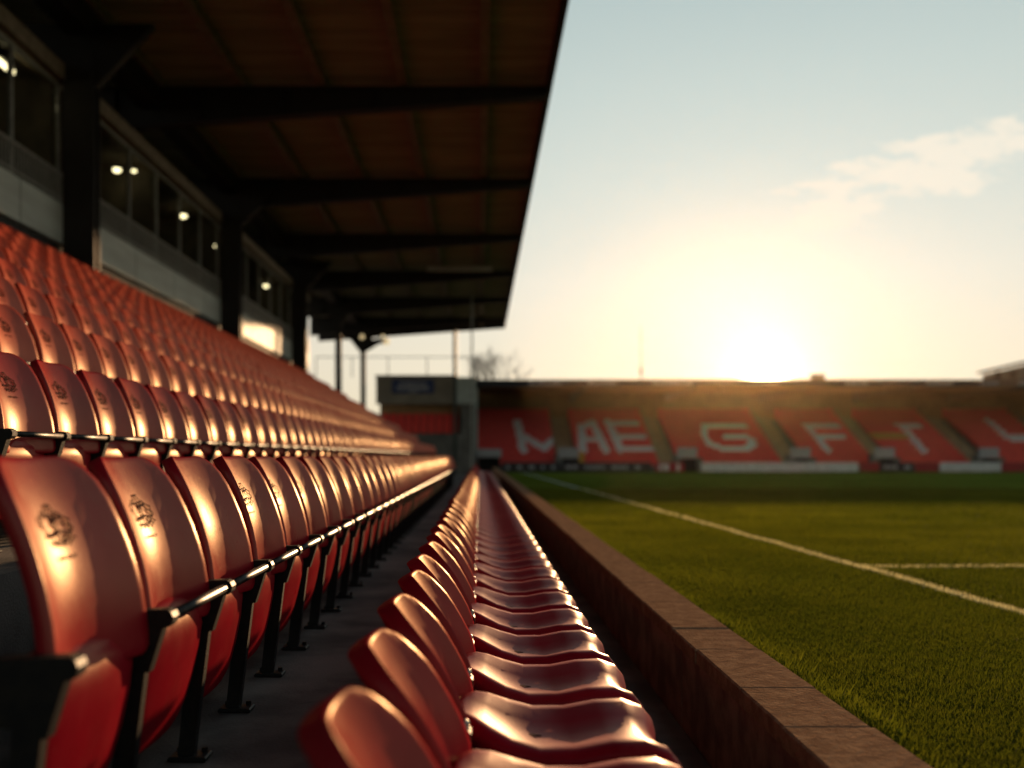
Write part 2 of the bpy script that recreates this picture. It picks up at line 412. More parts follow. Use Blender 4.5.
ONES = ['', 'first', 'second', 'third', 'fourth', 'fifth', 'sixth', 'seventh', 'eighth', 'ninth', 'tenth', 'eleventh', 'twelfth', 'thirteenth',
        'fourteenth', 'fifteenth', 'sixteenth', 'seventeenth', 'eighteenth', 'nineteenth']
TENS = {20: 'twent', 30: 'thirt', 40: 'fort', 50: 'fift', 60: 'sixt', 70: 'sevent', 80: 'eight'}
def ordw(n):
    if n < 20: return ONES[n]
    tn = TENS[n//10*10]
    return tn+'ieth' if n % 10 == 0 else tn+'y-'+ONES[n % 10]
rows = []                                          # (row index, origin x, floor height, first seat centre, count)
seats = []                                         # (kind, row, x, y, z)
for k in range(82): seats.append(('F', -1, -.02, .35+.5*k, h(-1.1)))
for k in range(53): seats.append(('A', 0, -.765, 1.88+.5*k, h(-.80)))
for n in range(1, 9):
    X = -(1.15+.73*n); st = {1: .03, 2: .04}.get(n, (n*.17) % .5)
    k0 = int((abs(X)-.1)*F/500/.5)
    for k in range(k0, 84):
        y = st+.5*k
        if y < 42: seats.append(('A', n, X, y, h(-.80+.43*n)))
def vis(s):
    kind, n, X, y, z = s
    if kind == 'F': return y > 1.2
    return 480+(X+.05)/(y+.2)*F > 2
cand = sorted([s for s in seats if vis(s)], key=lambda s: math.hypot(s[2], s[3]))
INDIV = set(cand[:300])
rowname = {-1: 'front row beside the pitch wall', 0: 'eye-level row with the long rail', 1: 'row just above the gangway', 2: 'second row above the gangway', 3: 'third row above the gangway',
           4: 'fourth row above the gangway', 5: 'fifth row above the gangway', 6: 'sixth row above the gangway', 7: 'seventh row above the gangway', 8: 'top row under the boxes'}
counts = {}
def seat_label(kind, n, i):
    if kind == 'F': return f'flat red seat, {ordw(i)} from the near end of the {rowname[n]}'
    return f'folded red seat, {ordw(i)} from the near end of the {rowname[n]}'
def sun_toned(me):  # same mesh in the red that has sunlit tan coloured in
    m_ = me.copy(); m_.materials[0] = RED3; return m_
me_back3, me_pan3 = sun_toned(me_back), sun_toned(me_pan)
parts_of = {'A': [('backrest', me_back), ('seat_pan', me_pan), ('crest', me_crest), ('stanchion', me_stan), ('bar', me_bar)],
            'F': [('seat_pan', me_panF), ('backrest', me_backF), ('bracket', me_brk), ('bolt', me_bolt), ('bolt', None), ('leg', me_leg), ('drain_slot', me_slot)]}
me_bolt2 = me_bolt.copy()
for v in me_bolt2.vertices: v.co.y += .085; v.co.z -= .012; v.co.x -= .02
parts_of['F'][4] = ('bolt', me_bolt2)
for s in seats:
    if s not in INDIV: continue
    kind, n, X, y, z = s
    counts[n] = i = counts.get(n, 0)+1
    root = empty('stadium_seat', (X, y, z))
    lab = seat_label(kind, n, i)
    tag(root, lab, 'seat', 'fixed red seats of the front row' if kind == 'F' else 'folded red seats with crests')
    jit = Matrix.Rotation(R(random.uniform(-.9, .9)), 4, 'Z')
    for nm, me in parts_of[kind]:
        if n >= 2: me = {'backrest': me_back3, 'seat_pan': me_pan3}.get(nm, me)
        if n == 0 and i == 1 and nm == 'bar': continue
        if n == 0 and i == 3 and nm == 'crest': continue
        o = link(nm, me, root)
        if nm in ('backrest', 'crest'):
            a = random.Random(hash((n, i, 3))).uniform(-.7, .7)
            o.rotation_euler = (0, R(a), 0)
        if kind == 'A' and nm == 'seat_pan':
            o.rotation_euler = (0, R(random.uniform(-2.2, 1.2)), 0)
# the rest, too many to keep apart: one mesh
def bulk(name, lst, meshes, label):
    V = []; Fc = []; M = []; base = 0; mats = []
    for me in meshes:
        for m_ in me.materials:
            if m_ not in mats: mats.append(m_)
    src = []
    for me in meshes:
        v = np.empty(len(me.vertices)*3, 'f'); me.vertices.foreach_get('co', v)
        src.append((v.reshape(-1, 3), [tuple(p.vertices) for p in me.polygons], mats.index(me.materials[0])))
    for (_, n, X, y, z) in lst:
        for v, fs, mi in src:
            V.append(v+np.array((X, y, z), 'f')); Fc += [tuple(i+base for i in f) for f in fs]; M += [mi]*len(fs); base += len(v)
    me = bpy.data.meshes.new(name); me.from_pydata(np.concatenate(V).tolist(), [], Fc)
    for m_ in mats: me.materials.append(m_)
    me.polygons.foreach_set('material_index', M); me.polygons.foreach_set('use_smooth', [True]*len(Fc)); me.update()
    return tag(link(name, me), label, 'seats', None, 'stuff')
restA = [s for s in seats if s[0] == 'A' and s not in INDIV and vis(s)]
restF = [s for s in seats if s[0] == 'F' and s not in INDIV and vis(s)]
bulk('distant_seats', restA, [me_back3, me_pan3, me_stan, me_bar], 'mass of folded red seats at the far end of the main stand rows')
bulk('distant_flat_seats', restF, [me_panF, me_backF, me_brk], 'far end of the flat red front row beside the pitch wall')

# ------------------------------------------------------------------ ground, walkway, pitch
mb = MB(); mb.face([(-400, -40, h(-1.16)), (400, -40, h(-1.16)), (400, 900, h(-1.16)), (-400, 900, h(-1.16))])
tag(mb.build('ground', CONC), kind='structure')
mb = MB(); mb.box(-.25, .815, -4, 64, h(-1.15), h(-1.10)); tag(mb.build('walkway', CONC2), kind='structure')
def pz(y): return h(-.785) - .0043*max(0, y-2)
LX, LY = 2.73, 7.15
def grass_mat(name, blades):
    m, t, b = mat(name)
    g = t.new('ShaderNodeNewGeometry'); pos = g.outputs['Position']
    sp = t.new('ShaderNodeSeparateXYZ'); t.link(pos, sp.inputs[0])
    n1 = t.noise(1.1, 4, pos); n2 = t.noise(14, 4, pos); n3 = t.noise(.18, 3, pos)
    c = t.mix(t.ramp(n1, .3, .7), (.062, .083, .011), (.108, .132, .018))
    c = t.mix(t.math('MULTIPLY', t.ramp(n2, .45, .75), .5), c, (.15, .155, .025))
    c = t.mix(t.math('MULTIPLY', t.ramp(n3, .35, .65), .55), c, (.045, .07, .010))
    wob = t.math('MULTIPLY_ADD', t.noise(30, 3, pos), .05, -.025)
    d1 = t.math('ABSOLUTE', t.math('ADD', t.math('SUBTRACT', sp.outputs[0], LX), wob))
    d2 = t.math('ABSOLUTE', t.math('ADD', t.math('SUBTRACT', sp.outputs[1], LY), wob))
    l1 = t.math('LESS_THAN', d1, .037)
    l2 = t.math('MULTIPLY', t.math('LESS_THAN', d2, .043), t.math('GREATER_THAN', sp.outputs[0], LX))
    ln = t.math('MULTIPLY', t.math('MAXIMUM', l1, l2), t.math('MULTIPLY_ADD', t.ramp(t.noise(60, 3, pos), .3, .55), .5, .45))
    c = t.mix(ln, c, (.58, .60, .64))
    if not blades: c = t.mix(1.0, c, (1.7, 1.7, 1.6), 'MULTIPLY')
    t.link(c, b.inputs['Base Color']); b.inputs['Roughness'].default_value = .7; b.inputs['Specular IOR Level'].default_value = .15 if blades else .0
    if blades:
        out = t.n['Material Output']; tr = t.new('ShaderNodeBsdfTranslucent')
        t.link(t.mix(1.0, c, (1.9, 1.64, .7), 'MULTIPLY'), tr.inputs[0])
        mx = t.new('ShaderNodeMixShader'); mx.inputs[0].default_value = .5
        t.link(b.outputs[0], mx.inputs[1]); t.link(tr.outputs[0], mx.inputs[2]); t.link(mx.outputs[0], out.inputs[0])
    else:
        bp = t.new('ShaderNodeBump'); bp.inputs['Strength'].default_value = 1; bp.inputs['Distance'].default_value = .05
        t.link(t.noise(35, 6, pos, .7), bp.inputs['Height']); t.link(bp.outputs[0], b.inputs['Normal'])
    return m
GPL = grass_mat('pitch_grass', False); GBL = grass_mat('grass_blade', True)
mb = MB()
ys = [-4, 2]+[2+i*4 for i in range(1, 17)]+[66.3]
for a, b_ in zip(ys, ys[1:]): mb.face([(1.06, a, pz(a)), (75, a, pz(a)), (75, b_, pz(b_)), (1.06, b_, pz(b_))])
tag(mb.build('pitch', GPL), kind='structure')
def blades(n, y0, y1, dens_pow, hgt, wid):
    u = rng.random(n); y = y0*(y1/y0)**u if dens_pow else y0+(y1-y0)*u
    xr = .56*y+.9; x = 1.075+(np.maximum(xr, 2)-1.075)*rng.random(n)
    return x, y, hgt*(.55+.8*rng.random(n)), wid*(.7+.6*rng.random(n))
sets = [blades(210000, 2.0, 5.5, False, .026, .0026), blades(200000, 5.5, 12, False, .028, .0045), blades(120000, 12, 27, False, .032, .011)]
# longer tufts that lean over the coping
ne = 17000; ye = 1.5+rng.random(ne)**1.3*16; xe = 1.065+np.abs(rng.normal(0, .045, ne))
clump = .5+.5*np.sin(ye*2.3)*np.sin(ye*5.1+1)+.9*np.exp(-((ye-3.15)/.35)**2)+.5*np.exp(-((ye-4.6)/.3)**2)
sets.append((xe, ye, (.028+.03*clump)*(.5+.8*rng.random(ne)), .005*(.7+.6*rng.random(ne))))
x = np.concatenate([s[0] for s in sets]); y = np.concatenate([s[1] for s in sets]); hh = np.concatenate([s[2] for s in sets]); ww = np.concatenate([s[3] for s in sets])
n = len(x); cl = .75+.5*np.sin(x*3.1+np.sin(y*1.7))*np.sin(y*2.7+x); hh = hh*(.8+.3*cl)
a = rng.random(n)*2*np.pi; la = rng.random(n)*2*np.pi; lm = hh*(.2+.6*rng.random(n))
z = H-.785-.0043*np.maximum(0, y-2)-.003
V = np.empty((n, 3, 3), 'f')
V[:, 0] = np.stack([x-np.cos(a)*ww, y-np.sin(a)*ww, z], 1); V[:, 1] = np.stack([x+np.cos(a)*ww, y+np.sin(a)*ww, z], 1)
V[:, 2] = np.stack([x+np.cos(la)*lm, y+np.sin(la)*lm, z+hh], 1)
me = bpy.data.meshes.new('grass'); me.vertices.add(n*3); me.vertices.foreach_set('co', V.reshape(-1))
me.loops.add(n*3); me.loops.foreach_set('vertex_index', np.arange(n*3, dtype='i'))
me.polygons.add(n); me.polygons.foreach_set('loop_start', np.arange(n, dtype='i')*3)
me.materials.append(GBL); me.update(calc_edges=True)
tag(link('grass', me), 'short mown grass of the pitch with longer tufts along the wall', 'grass', kind='stuff')

# perimeter wall
wall = empty('perimeter_wall', (.94, 0, h(-1.10)))
tag(wall, 'low brown stone wall with worn coping between the front seats and the pitch', 'wall')
def wb(fn, name, mt, par, sm=False):
    m_ = MB(); fn(m_); o = m_.build(name, mt, par, sm)
    o.matrix_parent_inverse = Matrix.Translation(par.location).inverted(); return o
def f_face(m_):
    y = -4.
    while y < 64:
        l = random.uniform(.55, .95); m_.box(.822+random.uniform(-.003, .003), 1.04, y+.002, min(64, y+l)-.002, h(-1.14), h(-.785), bev=.005); y += l
wb(f_face, 'wall_face', BRICK, wall)
def f_cop(m_):
    y = -4.
    while y < 64:
        l = random.choice([.45, .6, .62, .75]); j = random.uniform(-.002, .002)
        m_.box(.808+random.uniform(-.004, .004), 1.05+random.uniform(-.006, .006), y+.003, y+l-.003, h(-.783), h(-.722)+j, bev=.006); y += l
wb(f_cop, 'coping', STONE, wall)

# ------------------------------------------------------------------ main stand
gs = empty('grandstand', (-5, 30, h(-1.1)))
tag(gs, 'covered main grandstand with dark cantilever roof, stepped terrace and a line of boxes', 'grandstand')
YE = 42.4
def f_ter(m_):
    m_.box(-1.50, -.25, -3, YE, h(-1.14), h(-.80))
    for n in range(1, 9):
        X = -(1.15+.73*n); x1 = X+.38; x0 = X-.35 if n < 8 else -7.95
        m_.box(x0, x1, -3, YE, h(-1.14), h(-.80+.43*n)-.001*n)
wb(f_ter, 'terrace', CONC, gs)
RX0, RX1, RY0, RY1, RH = -10.6, 1.55, -6, 65.2, 8.78
def f_roof(m_):
    y = RY0; k = 0
    prof = []
    while y < RY1:
        for dy, dz in ((0, 0), (.10, 0), (.14, .045), (.24, .045)):
            if y+dy < RY1: prof.append((y+dy, RH+dz))
        y += .28
    prof.append((RY1, RH))
    for (ya, za), (yb, zb) in zip(prof, prof[1:]):
        m_.face([(RX0, ya, h(za)), (RX1, ya, h(za)), (RX1, yb, h(zb)), (RX0, yb, h(zb))])
        m_.face([(RX0, yb, h(zb+.05)), (RX1, yb, h(zb+.05)), (RX1, ya, h(za+.05)), (RX0, ya, h(za+.05))])
roof = wb(f_roof, 'roof', ROOFM, gs)
def sub(fn, name, mt, par):
    m_ = MB(); fn(m_); o = m_.build(name, mt, par)
    o.matrix_parent_inverse = par.matrix_parent_inverse.copy() if par.parent is None else Matrix.Identity(4); return o
def f_edge(m_): m_.box(RX1, RX1+.09, RY0, RY1+.1, h(8.36), h(8.90))
sub(f_edge, 'roof_edge', STEELD, roof)
def f_end(m_): m_.hexa([(RX0, RY1, h(7.5)), (RX1, RY1, h(8.36)), (RX1, RY1+.1, h(8.36)), (RX0, RY1+.1, h(7.5)), (RX0, RY1, h(8.90)), (RX1, RY1, h(8.90)), (RX1, RY1+.1, h(8.90)), (RX0, RY1+.1, h(8.90))])
sub(f_end, 'roof_end', STEELD, roof)
for k in range(6):
    xp = .1-1.87*k
    def f_p(m_):
        m_.box(xp-.03, xp+.03, RY0, RY1-.02, h(8.53), h(8.775)); m_.box(xp-.10, xp+.10, RY0, RY1-.02, h(8.50), h(8.53))
    sub(f_p, 'purlin', PURL, roof)
for yr in (0.2, 7.8, 15.4, 23.0, 30.6, 38.2, 45.8, 53.4, 61.0):
    def f_r(m_):
        xa, xb = -10.4, RX1-.01; za, zb = 7.42, 8.30
        m_.hexa([(xa, yr-.02, h(za)), (xb, yr-.02, h(zb)), (xb, yr+.02, h(zb)), (xa, yr+.02, h(za)), (xa, yr-.02, h(8.5)), (xb, yr-.02, h(8.5)), (xb, yr+.02, h(8.5)), (xa, yr+.02, h(8.5))])
        m_.hexa([(xa, yr-.16, h(za-.05)), (xb, yr-.16, h(zb-.05)), (xb, yr+.16, h(zb-.05)), (xa, yr+.16, h(za-.05)), (xa, yr-.16, h(za)), (xb, yr-.16, h(zb)), (xb, yr+.16, h(zb)), (xa, yr+.16, h(za))])
        m_.box(xa, xb-.02, yr-.12, yr+.12, h(8.46), h(8.497))
        for q in range(1, 6):
            xx = xa+2*q; zz = za+(zb-za)*(xx-xa)/(xb-xa); m_.box(xx-.01, xx+.01, yr-.14, yr+.14, h(zz), h(8.46))
    wb(f_r, 'rafter', STEELD, gs)
for yc in (7.5, 19.0, 30.5, 42.0, 53.5, 64.8):
    def f_c(m_):
        zb = -1.14 if yc > YE-.3 else 2.6
        w = .30 if yc < 50 else .16
        m_.box(-7.6-w, -7.6+w, yc-.14, yc-.11, h(zb), h(7.6)); m_.box(-7.6-w, -7.6+w, yc+.11, yc+.14, h(zb), h(7.6))
        m_.box(-7.6-.06, -7.6+.06, yc-.11, yc+.11, h(zb), h(7.6))
        s_ = 1.1 if yc < 50 else .8
        m_.hexa([(-7.6-w, yc-.1, h(7.0)), (-7.6+w, yc-.1, h(7.0)), (-7.6+w, yc+.1, h(7.0)), (-7.6-w, yc+.1, h(7.0)),
                 (-7.6-w-s_*.7, yc-.1, h(8.2)), (-7.6+w+s_, yc-.1, h(8.2)), (-7.6+w+s_, yc+.1, h(8.2)), (-7.6-w-s_*.7, yc+.1, h(8.2))])
    wb(f_c, 'column', STEELD, gs)
wb(lambda m_: (m_.box(-7.85, -7.35, -3, 64.9, h(8.0), h(8.45)),), 'girder', STEELD, gs)
# boxes behind the top row
BE = 46.0
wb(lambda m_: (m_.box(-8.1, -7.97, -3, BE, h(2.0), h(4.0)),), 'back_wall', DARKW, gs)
def f_pan(m_):
    y = -3.
    while y < BE: m_.box(-8.0, -7.90, y+.012, min(BE, y+2.86)-.012, h(4.02), h(4.78), bev=.008); y += 2.875
wb(f_pan, 'box_panel', PANEL, gs)
def f_bal(m_):
    m_.tube((-7.92, -3, h(5.33)), (-7.92, BE, h(5.33)), .03, n=6); m_.tube((-7.92, -3, h(4.86)), (-7.92, BE, h(4.86)), .02, n=6)
    y = -3
    while y < BE: m_.box(-7.93, -7.91, y, y+.022, h(4.80), h(5.33)); y += .115
wb(f_bal, 'balustrade', FRAMEM, gs)
wb(lambda m_: (m_.box(-8.3, -7.86, -3, BE, h(7.12), h(7.42)),), 'box_beam', PURL, gs)
def f_int(m_):
    m_.box(-11.2, -11.1, -3, BE, h(4.0), h(7.8)); m_.box(-11.1, -8.1, -3, BE, h(4.62), h(4.72)); m_.box(-11.1, -8.31, -3, BE, h(7.2), h(7.35))
    for yp in np.arange(1.75, BE, 5.75): m_.box(-11.1, -8.15, yp-.06, yp+.06, h(4.72), h(7.2))
    m_.box(-11.1, -7.95, BE-.1, BE, h(2.0), h(7.4))
wb(f_int, 'box_interior', INTER, gs)
for k in range(24):
    ya = 1.75+1.9167*k
    if ya > BE-1.9: break
    w_ = empty('window', (-8.06, ya, h(4.8))); w_.parent = gs; w_.matrix_parent_inverse = Matrix.Translation(gs.location).inverted()
    m_ = MB(); m_.box(-.04, .04, -.035, .035, 0, 2.3); m_.box(-.03, .03, .036, 1.88, 0, .05); m_.box(-.03, .03, .036, 1.88, 2.24, 2.3); m_.build('window_frame', FRAMEM, w_)
    m_ = MB(); m_.box(-.006, .006, .037, 1.879, .051, 2.239); m_.build('pane', GLASS, w_)

# lit lamps in the boxes
def lamp(px, py, X, label, r=.075):
    Y = X*F/(px-480); p = P(px, py, Y)
    o = empty('ceiling_lamp', p); tag(o, label, 'lamp', 'lit lamps hanging in the boxes')
    m_ = MB(); m_.tube((0, 0, .05), (0, 0, h(7.195)-p[2]), .008, n=6); m_.tube((0, 0, .03), (0, 0, .08), r*.9, r*.35, n=12); m_.build('lamp_shade', BLACKM, o)
    m_ = MB(); m_.ball((0, 0, 0), r, 12, sz=.6); m_.build('bulb', LAMP, o, True)
lamp(117, 170, -8.8, 'lit round lamp just right of the near column, left one of a cluster of three', .10)
lamp(134, 171, -8.45, 'small lit lamp, upper right one of a cluster of three in the boxes', .06)
lamp(146, 182, -8.5, 'lit lamp, lowest one of a cluster of three in the boxes', .08)
lamp(183, 216, -8.6, 'lit lamp alone midway between the first two black columns', .11)
lamp(214, 246, -8.8, 'small lit lamp just left of the second black column', .085)
lamp(241, 266, -8.8, 'lit lamp just right of the second black column', .12)
lamp(266, 286, -8.8, 'lit lamp deepest along the boxes, low above the pale panels', .11)
o = empty('tube_lamp', P(5, 66, 17.8)); tag(o, 'lit tube lamp at the picture edge in the nearest box', 'lamp')
m_ = MB(); m_.tube((0, -.28, 0), (0, .28, 0), .05, n=10); m_.build('tube', LAMP, o, True)
m_ = MB(); m_.box(-.08, .08, -.32, .32, .052, .1); m_.box(-.01, .01, -.01, .01, .1, .28); m_.build('housing', BLACKM, o)
# unlit strip light under the roof
o = empty('strip_light', (-.9, 44, h(8.16))); tag(o, 'long pale unlit strip light slung beneath the roof rafters', 'light')
m_ = MB(); m_.box(-1.45, 1.45, -.1, .1, 0, .2, bev=.03); m_.build('housing', PANEL, o)
m_ = MB(); [m_.tube((xx, 0, .2), (xx, 0, .36), .015, n=6) for xx in (-1.2, 1.2)]; m_.build('hanger', BLACKM, o)
# twin floodlights on the last column
o = empty('floodlight', (-7.6, 64.4, h(7.3))); tag(o, 'black bracket with glowing floodlight heads on the last roof column', 'floodlight')
m_ = MB(); m_.hexa([(-.15, -.1, -.6), (.15, -.1, -.6), (.15, .1, -.6), (-.15, .1, -.6), (-.9, -.1, .35), (1.5, -.1, .2), (1.5, .1, .2), (-.9, .1, .35)]); m_.box(.9, 1.7, -.2, .2, -.02, .28); m_.build('bracket', STEELD, o)
for xx, zz, r in ((0.0, .38, .15), (1.35, .4, .12), (1.58, .05, .20)):
    m_ = MB(); m_.ball((xx, -.22, zz), r, 12, sy=.5); m_.build('lamp_head', LAMPD, o, True)

# ------------------------------------------------------------------ far stand
FY = 66.6
fs = empty('far_stand', (20, 70, h(-1.1))); tag(fs, 'long low stand across the far end with flat roof and brown back wall', 'stand')
FX0, FX1 = -.25, 44.0
aisles = [5.95, 12.75, 21.3, 27.5, 34.1, 41.0]
NR = 12
def fy(k): return 67.3+.75*k
def fh(k): return -1.0+.34*k
def f_steps(m_):
    for k in range(NR): m_.box(FX0, FX1, fy(k)-.45, fy(k)+.2985 if k < NR-1 else 77.5, h(-1.14), h(fh(k)))
    m_.box(FX0, FX1, FY-.05, FY+.05, h(-1.14), h(-.62))
wb(f_steps, 'terrace', GREYW, fs)
for ai, xa in enumerate(aisles):
    def f_a(m_):
        for k in range(NR*2):
            kk = k/2; m_.box(xa-.6, xa+.6, fy(kk)-.452, fy(kk)+.2, h(-.98), h(fh(kk))+.02+.003*(k % 2))
    wb(f_a, 'aisle', STAIR, fs)
wb(lambda m_: (m_.box(FX0, FX1, 77.3, 77.5, h(-1.1), h(5.0)),), 'back_wall', BROWNW, fs)
wb(lambda m_: (m_.box(FX0-.15, FX0, 66.3, 77.5, h(-1.1), h(4.6)), m_.box(FX1, FX1+.15, 66.3, 77.5, h(-1.1), h(5.0))), 'end_wall', GREYW, fs)
def f_fr(m_):
    m_.hexa([(FX0-.3, 66.1, h(4.60)), (FX1+.3, 66.1, h(4.60)), (FX1+.3, 77.7, h(4.9)), (FX0-.3, 77.7, h(4.9)), (FX0-.3, 66.1, h(4.72)), (FX1+.3, 66.1, h(4.72)), (FX1+.3, 77.7, h(5.0)), (FX0-.3, 77.7, h(5.0))])
wb(f_fr, 'roof', BROWNW, fs)
wb(lambda m_: (m_.box(FX0-.3, FX1+.3, 65.95, 66.097, h(4.55), h(5.06)),), 'fascia', FASCIA, fs)
wb(lambda m_: (m_.box(FX0-.12, FX0+.1, 66.15, 66.28, h(-1.1), h(4.6)),), 'end_post', PANEL, fs)
for x0, x1 in ((529, 562), (588, 617), (653, 692), (845, 868), (926, 953), (980, 998), (1018, 1042)):
    X0, X1 = (x0-480)/F*66, (x1-480)/F*66
    def f_m(m_):
        x = X0
        while x < X1-.1:
            w = random.uniform(.12, .3); z1 = random.uniform(4.86, 4.95)
            m_.box(x, min(X1, x+w), 65.93, 65.947, h(4.70), h(z1)); x += w+.07
    wb(f_m, 'fascia_lettering', PALE, fs)
for k in range(1, 6):
    xr = FX0+k*7.3
    wb(lambda m_: (m_.hexa([(xr-.08, 66.2, h(4.42)), (xr+.08, 66.2, h(4.42)), (xr+.08, 77.2, h(4.2)), (xr-.08, 77.2, h(4.2)), (xr-.08, 66.2, h(4.6)), (xr+.08, 66.2, h(4.6)), (xr+.08, 77.2, h(4.88)), (xr-.08, 77.2, h(4.88))]),), 'roof_beam', PURL, fs)

# seats of the far stand, coloured seat by seat into big letters
mS = (fh(NR-1)-fh(0))/(fy(NR-1)-fy(0)); hS0 = -.5
def toplane(px, py):
    a, b_ = (px-480)/F, -(py-456)/F
    Y = (hS0-67.3*mS)/(b_-mS); return (a*Y, b_*Y)
def z1(p): return toplane(470+p[0]/5.12, 370+p[1]/5.12)
def z2(p): return toplane(660+p[0]/5.12, 370+p[1]/5.12)
def z3(p): return toplane(824+p[0]/5.12, 350+p[1]/5.12)
W1 = .34
strokes = []
def stk(conv, pts, w, c=1): strokes.append(([conv(p) for p in pts], w, c))
stk(z1, [(240, 268), (272, 408)], .30); stk(z1, [(255, 330), (375, 400)], .27); stk(z1, [(375, 400), (435, 350)], .27)
stk(z1, [(568, 290), (575, 408)], .30); stk(z1, [(575, 285), (630, 275)], .22); stk(z1, [(628, 275), (690, 408)], .30); stk(z1, [(590, 355), (655, 358)], .20)
stk(z1, [(706, 272), (765, 405)], .30); stk(z1, [(710, 278), (855, 280)], .20); stk(z1, [(745, 342), (885, 342)], .20); stk(z1, [(765, 402), (920, 402)], .22)
stk(z2, [(425, 288), (300, 286), (225, 290), (218, 330), (245, 378), (310, 400), (430, 402), (470, 385), (465, 360), (430, 345), (330, 345)], .22)
stk(z2, [(895, 285), (745, 287), (850, 408)], .24); stk(z2, [(800, 345), (930, 345)], .22)
stk(z3, [(250, 438), (400, 438)], .26, 2); stk(z3, [(470, 385), (372, 385)], .22); stk(z3, [(392, 388), (495, 512)], .26)
stk(z3, [(832, 365), (938, 455), (1120, 455)], .27)
def seg(p, a, b_):
    dx, dy = b_[0]-a[0], b_[1]-a[1]; l = dx*dx+dy*dy
    u = 0 if l == 0 else max(0, min(1, ((p[0]-a[0])*dx+(p[1]-a[1])*dy)/l))
    return math.hypot(p[0]-a[0]-u*dx, (p[1]-a[1]-u*dy)*1.15)
def colour(p):
    for pts, w, c in strokes:
        for a, b_ in zip(pts, pts[1:]):
            if seg(p, a, b_) < w: return c
    return 0
mb = MB(); GX, GZ = 5, 4
for k in range(NR):
    x = FX0+.3
    while x < FX1-.4:
        if all(abs(x-xa) > .86 for xa in aisles):
            yb, zb = fy(k), fh(k)
            for i in range(GX):
                for j in range(GZ):
                    xa_, xb_ = x-.23+.46*i/GX, x-.23+.46*(i+1)/GX; za_, zb_ = zb+.10+.74*j/GZ, zb+.10+.74*(j+1)/GZ
                    ya_, yb_ = yb+.05*j/GZ, yb+.05*(j+1)/GZ
                    c = colour(((xa_+xb_)/2, (za_+zb_)/2))
                    mb.face([(xa_, ya_, h(za_)), (xb_, ya_, h(za_)), (xb_, yb_, h(zb_)), (xa_, yb_, h(zb_))], c)
            mb.face([(x-.23, yb, h(zb+.84)), (x+.23, yb, h(zb+.84)), (x+.23, yb+.09, h(zb+.84)), (x-.23, yb+.09, h(zb+.84))], colour((x, zb+.82)))
            mb.face([(x-.23, yb+.09, h(zb+.84)), (x+.23, yb+.09, h(zb+.84)), (x+.23, yb+.05, h(zb+.1)), (x-.23, yb+.05, h(zb+.1))])
        x += .49
tag(mb.build('far_stand_seats', [REDF, WHF, GOLDF]), 'red seats of the far stand with big white letters set among them', 'seats', kind='stuff')

# gates at the foot of the aisles
for (px, lab) in ((569, 'pale entrance gate with yellow pad under the large E and A letters'), (687, 'pale entrance gate between the E and G letters'), (800, 'pale entrance gate in the sun glare left of the F'),
                  (884, 'pale entrance gate under the gold stripe'), (988, 'pale entrance gate under the L letter')):
    X = (px-480)/F*66.45
    g = empty('entrance_gate', (X, 66.35, pz(66.3))); tag(g, lab, 'gate', 'gates at the foot of the far aisles')
    m_ = MB(); m_.box(-.95, -.45, -.1, .3, 0, 1.2, bev=.02); m_.build('pier', GREYW, g)
    m_ = MB(); m_.box(.62, 1.0, -.1, .3, 0, .95, bev=.02); m_.build('pier', GREYW, g)
    m_ = MB(); m_.box(-.72, .62, -.16, -.102, .92, 1.62, bev=.02); m_.build('panel', PALE, g)
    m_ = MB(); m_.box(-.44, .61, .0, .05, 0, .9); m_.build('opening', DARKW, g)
    if px == 569:
        m_ = MB(); m_.box(.64, 1.0, -.14, -.102, .25, 1.35, bev=.02); m_.build('yellow_pad', YELL, g)
o = empty('dugout', P(489, 472, 64.9)); tag(o, 'small dark shelter with pale top at the near corner of the far stand', 'dugout')
m_ = MB(); m_.box(-.72, -.58, -.3, .6, 0, 1.45); m_.box(.58, .72, -.3, .6, 0, 1.45); m_.box(-.58, .58, .5, .6, 0, 1.0); m_.build('wall', DARKW, o)
m_ = MB(); m_.box(-.8, .8, -.35, .62, .95, 1.5, bev=.04); m_.build('canopy', PALE, o)
# advertising hoardings along the far touchline
for x0, x1, mt, lab, mk in ((502, 560, DARKH, 'dark advertising hoarding leftmost along the far line', 1), (562, 651, DARKH, 'long dark hoarding under the A and E letters', 1), (655, 684, REDH, 'short red and white hoarding left of the long white one', 2),
                            (701, 858, WHITE, 'longest white hoarding below the G and F letters', 0), (860, 879, REDH, 'short dull red hoarding just right of the longest white one', 0), (880, 914, DARKH, 'dark hoarding with pale lettering below the gold stripe', 1),
                            (915, 938, REDH, 'red hoarding between dark lettered one and the short white one', 0), (940, 1001, WHITE, 'shorter white hoarding below the L letter', 0), (1002, 1060, REDH, 'red hoarding rightmost along the far line', 0)):
    X0, X1 = (x0-480)/F*65.8, (x1-480)/F*65.8; zb = pz(65.8)
    o = empty('advertising_hoarding', ((X0+X1)/2, 65.8, zb)); tag(o, lab, 'hoarding', 'advertising boards along the far line')
    hw = (X1-X0)/2
    m_ = MB(); m_.box(-hw, hw, -.03, .03, .03, .64, bev=.008); m_.build('board', mt, o)
    n_ = max(2, int(hw*2/1.5))
    for i in range(n_):
        m_ = MB(); m_.box(-hw+.1+i*(2*hw-.25)/(n_-1), -hw+.15+i*(2*hw-.25)/(n_-1), .032, .3, 0, .05); m_.build('foot', BLACKM, o)
    if mk:
        m_ = MB(); xx = -hw+.25
        while xx < hw-.3:
            w = random.uniform(.15, .38); m_.box(xx, xx+w, -.042, -.032, .2 if mk == 1 else .1, .44 if mk == 1 else .55); xx += w+random.choice([.1, .1, .5])
        m_.build('lettering', PALE if mk == 1 else WHITE, o)

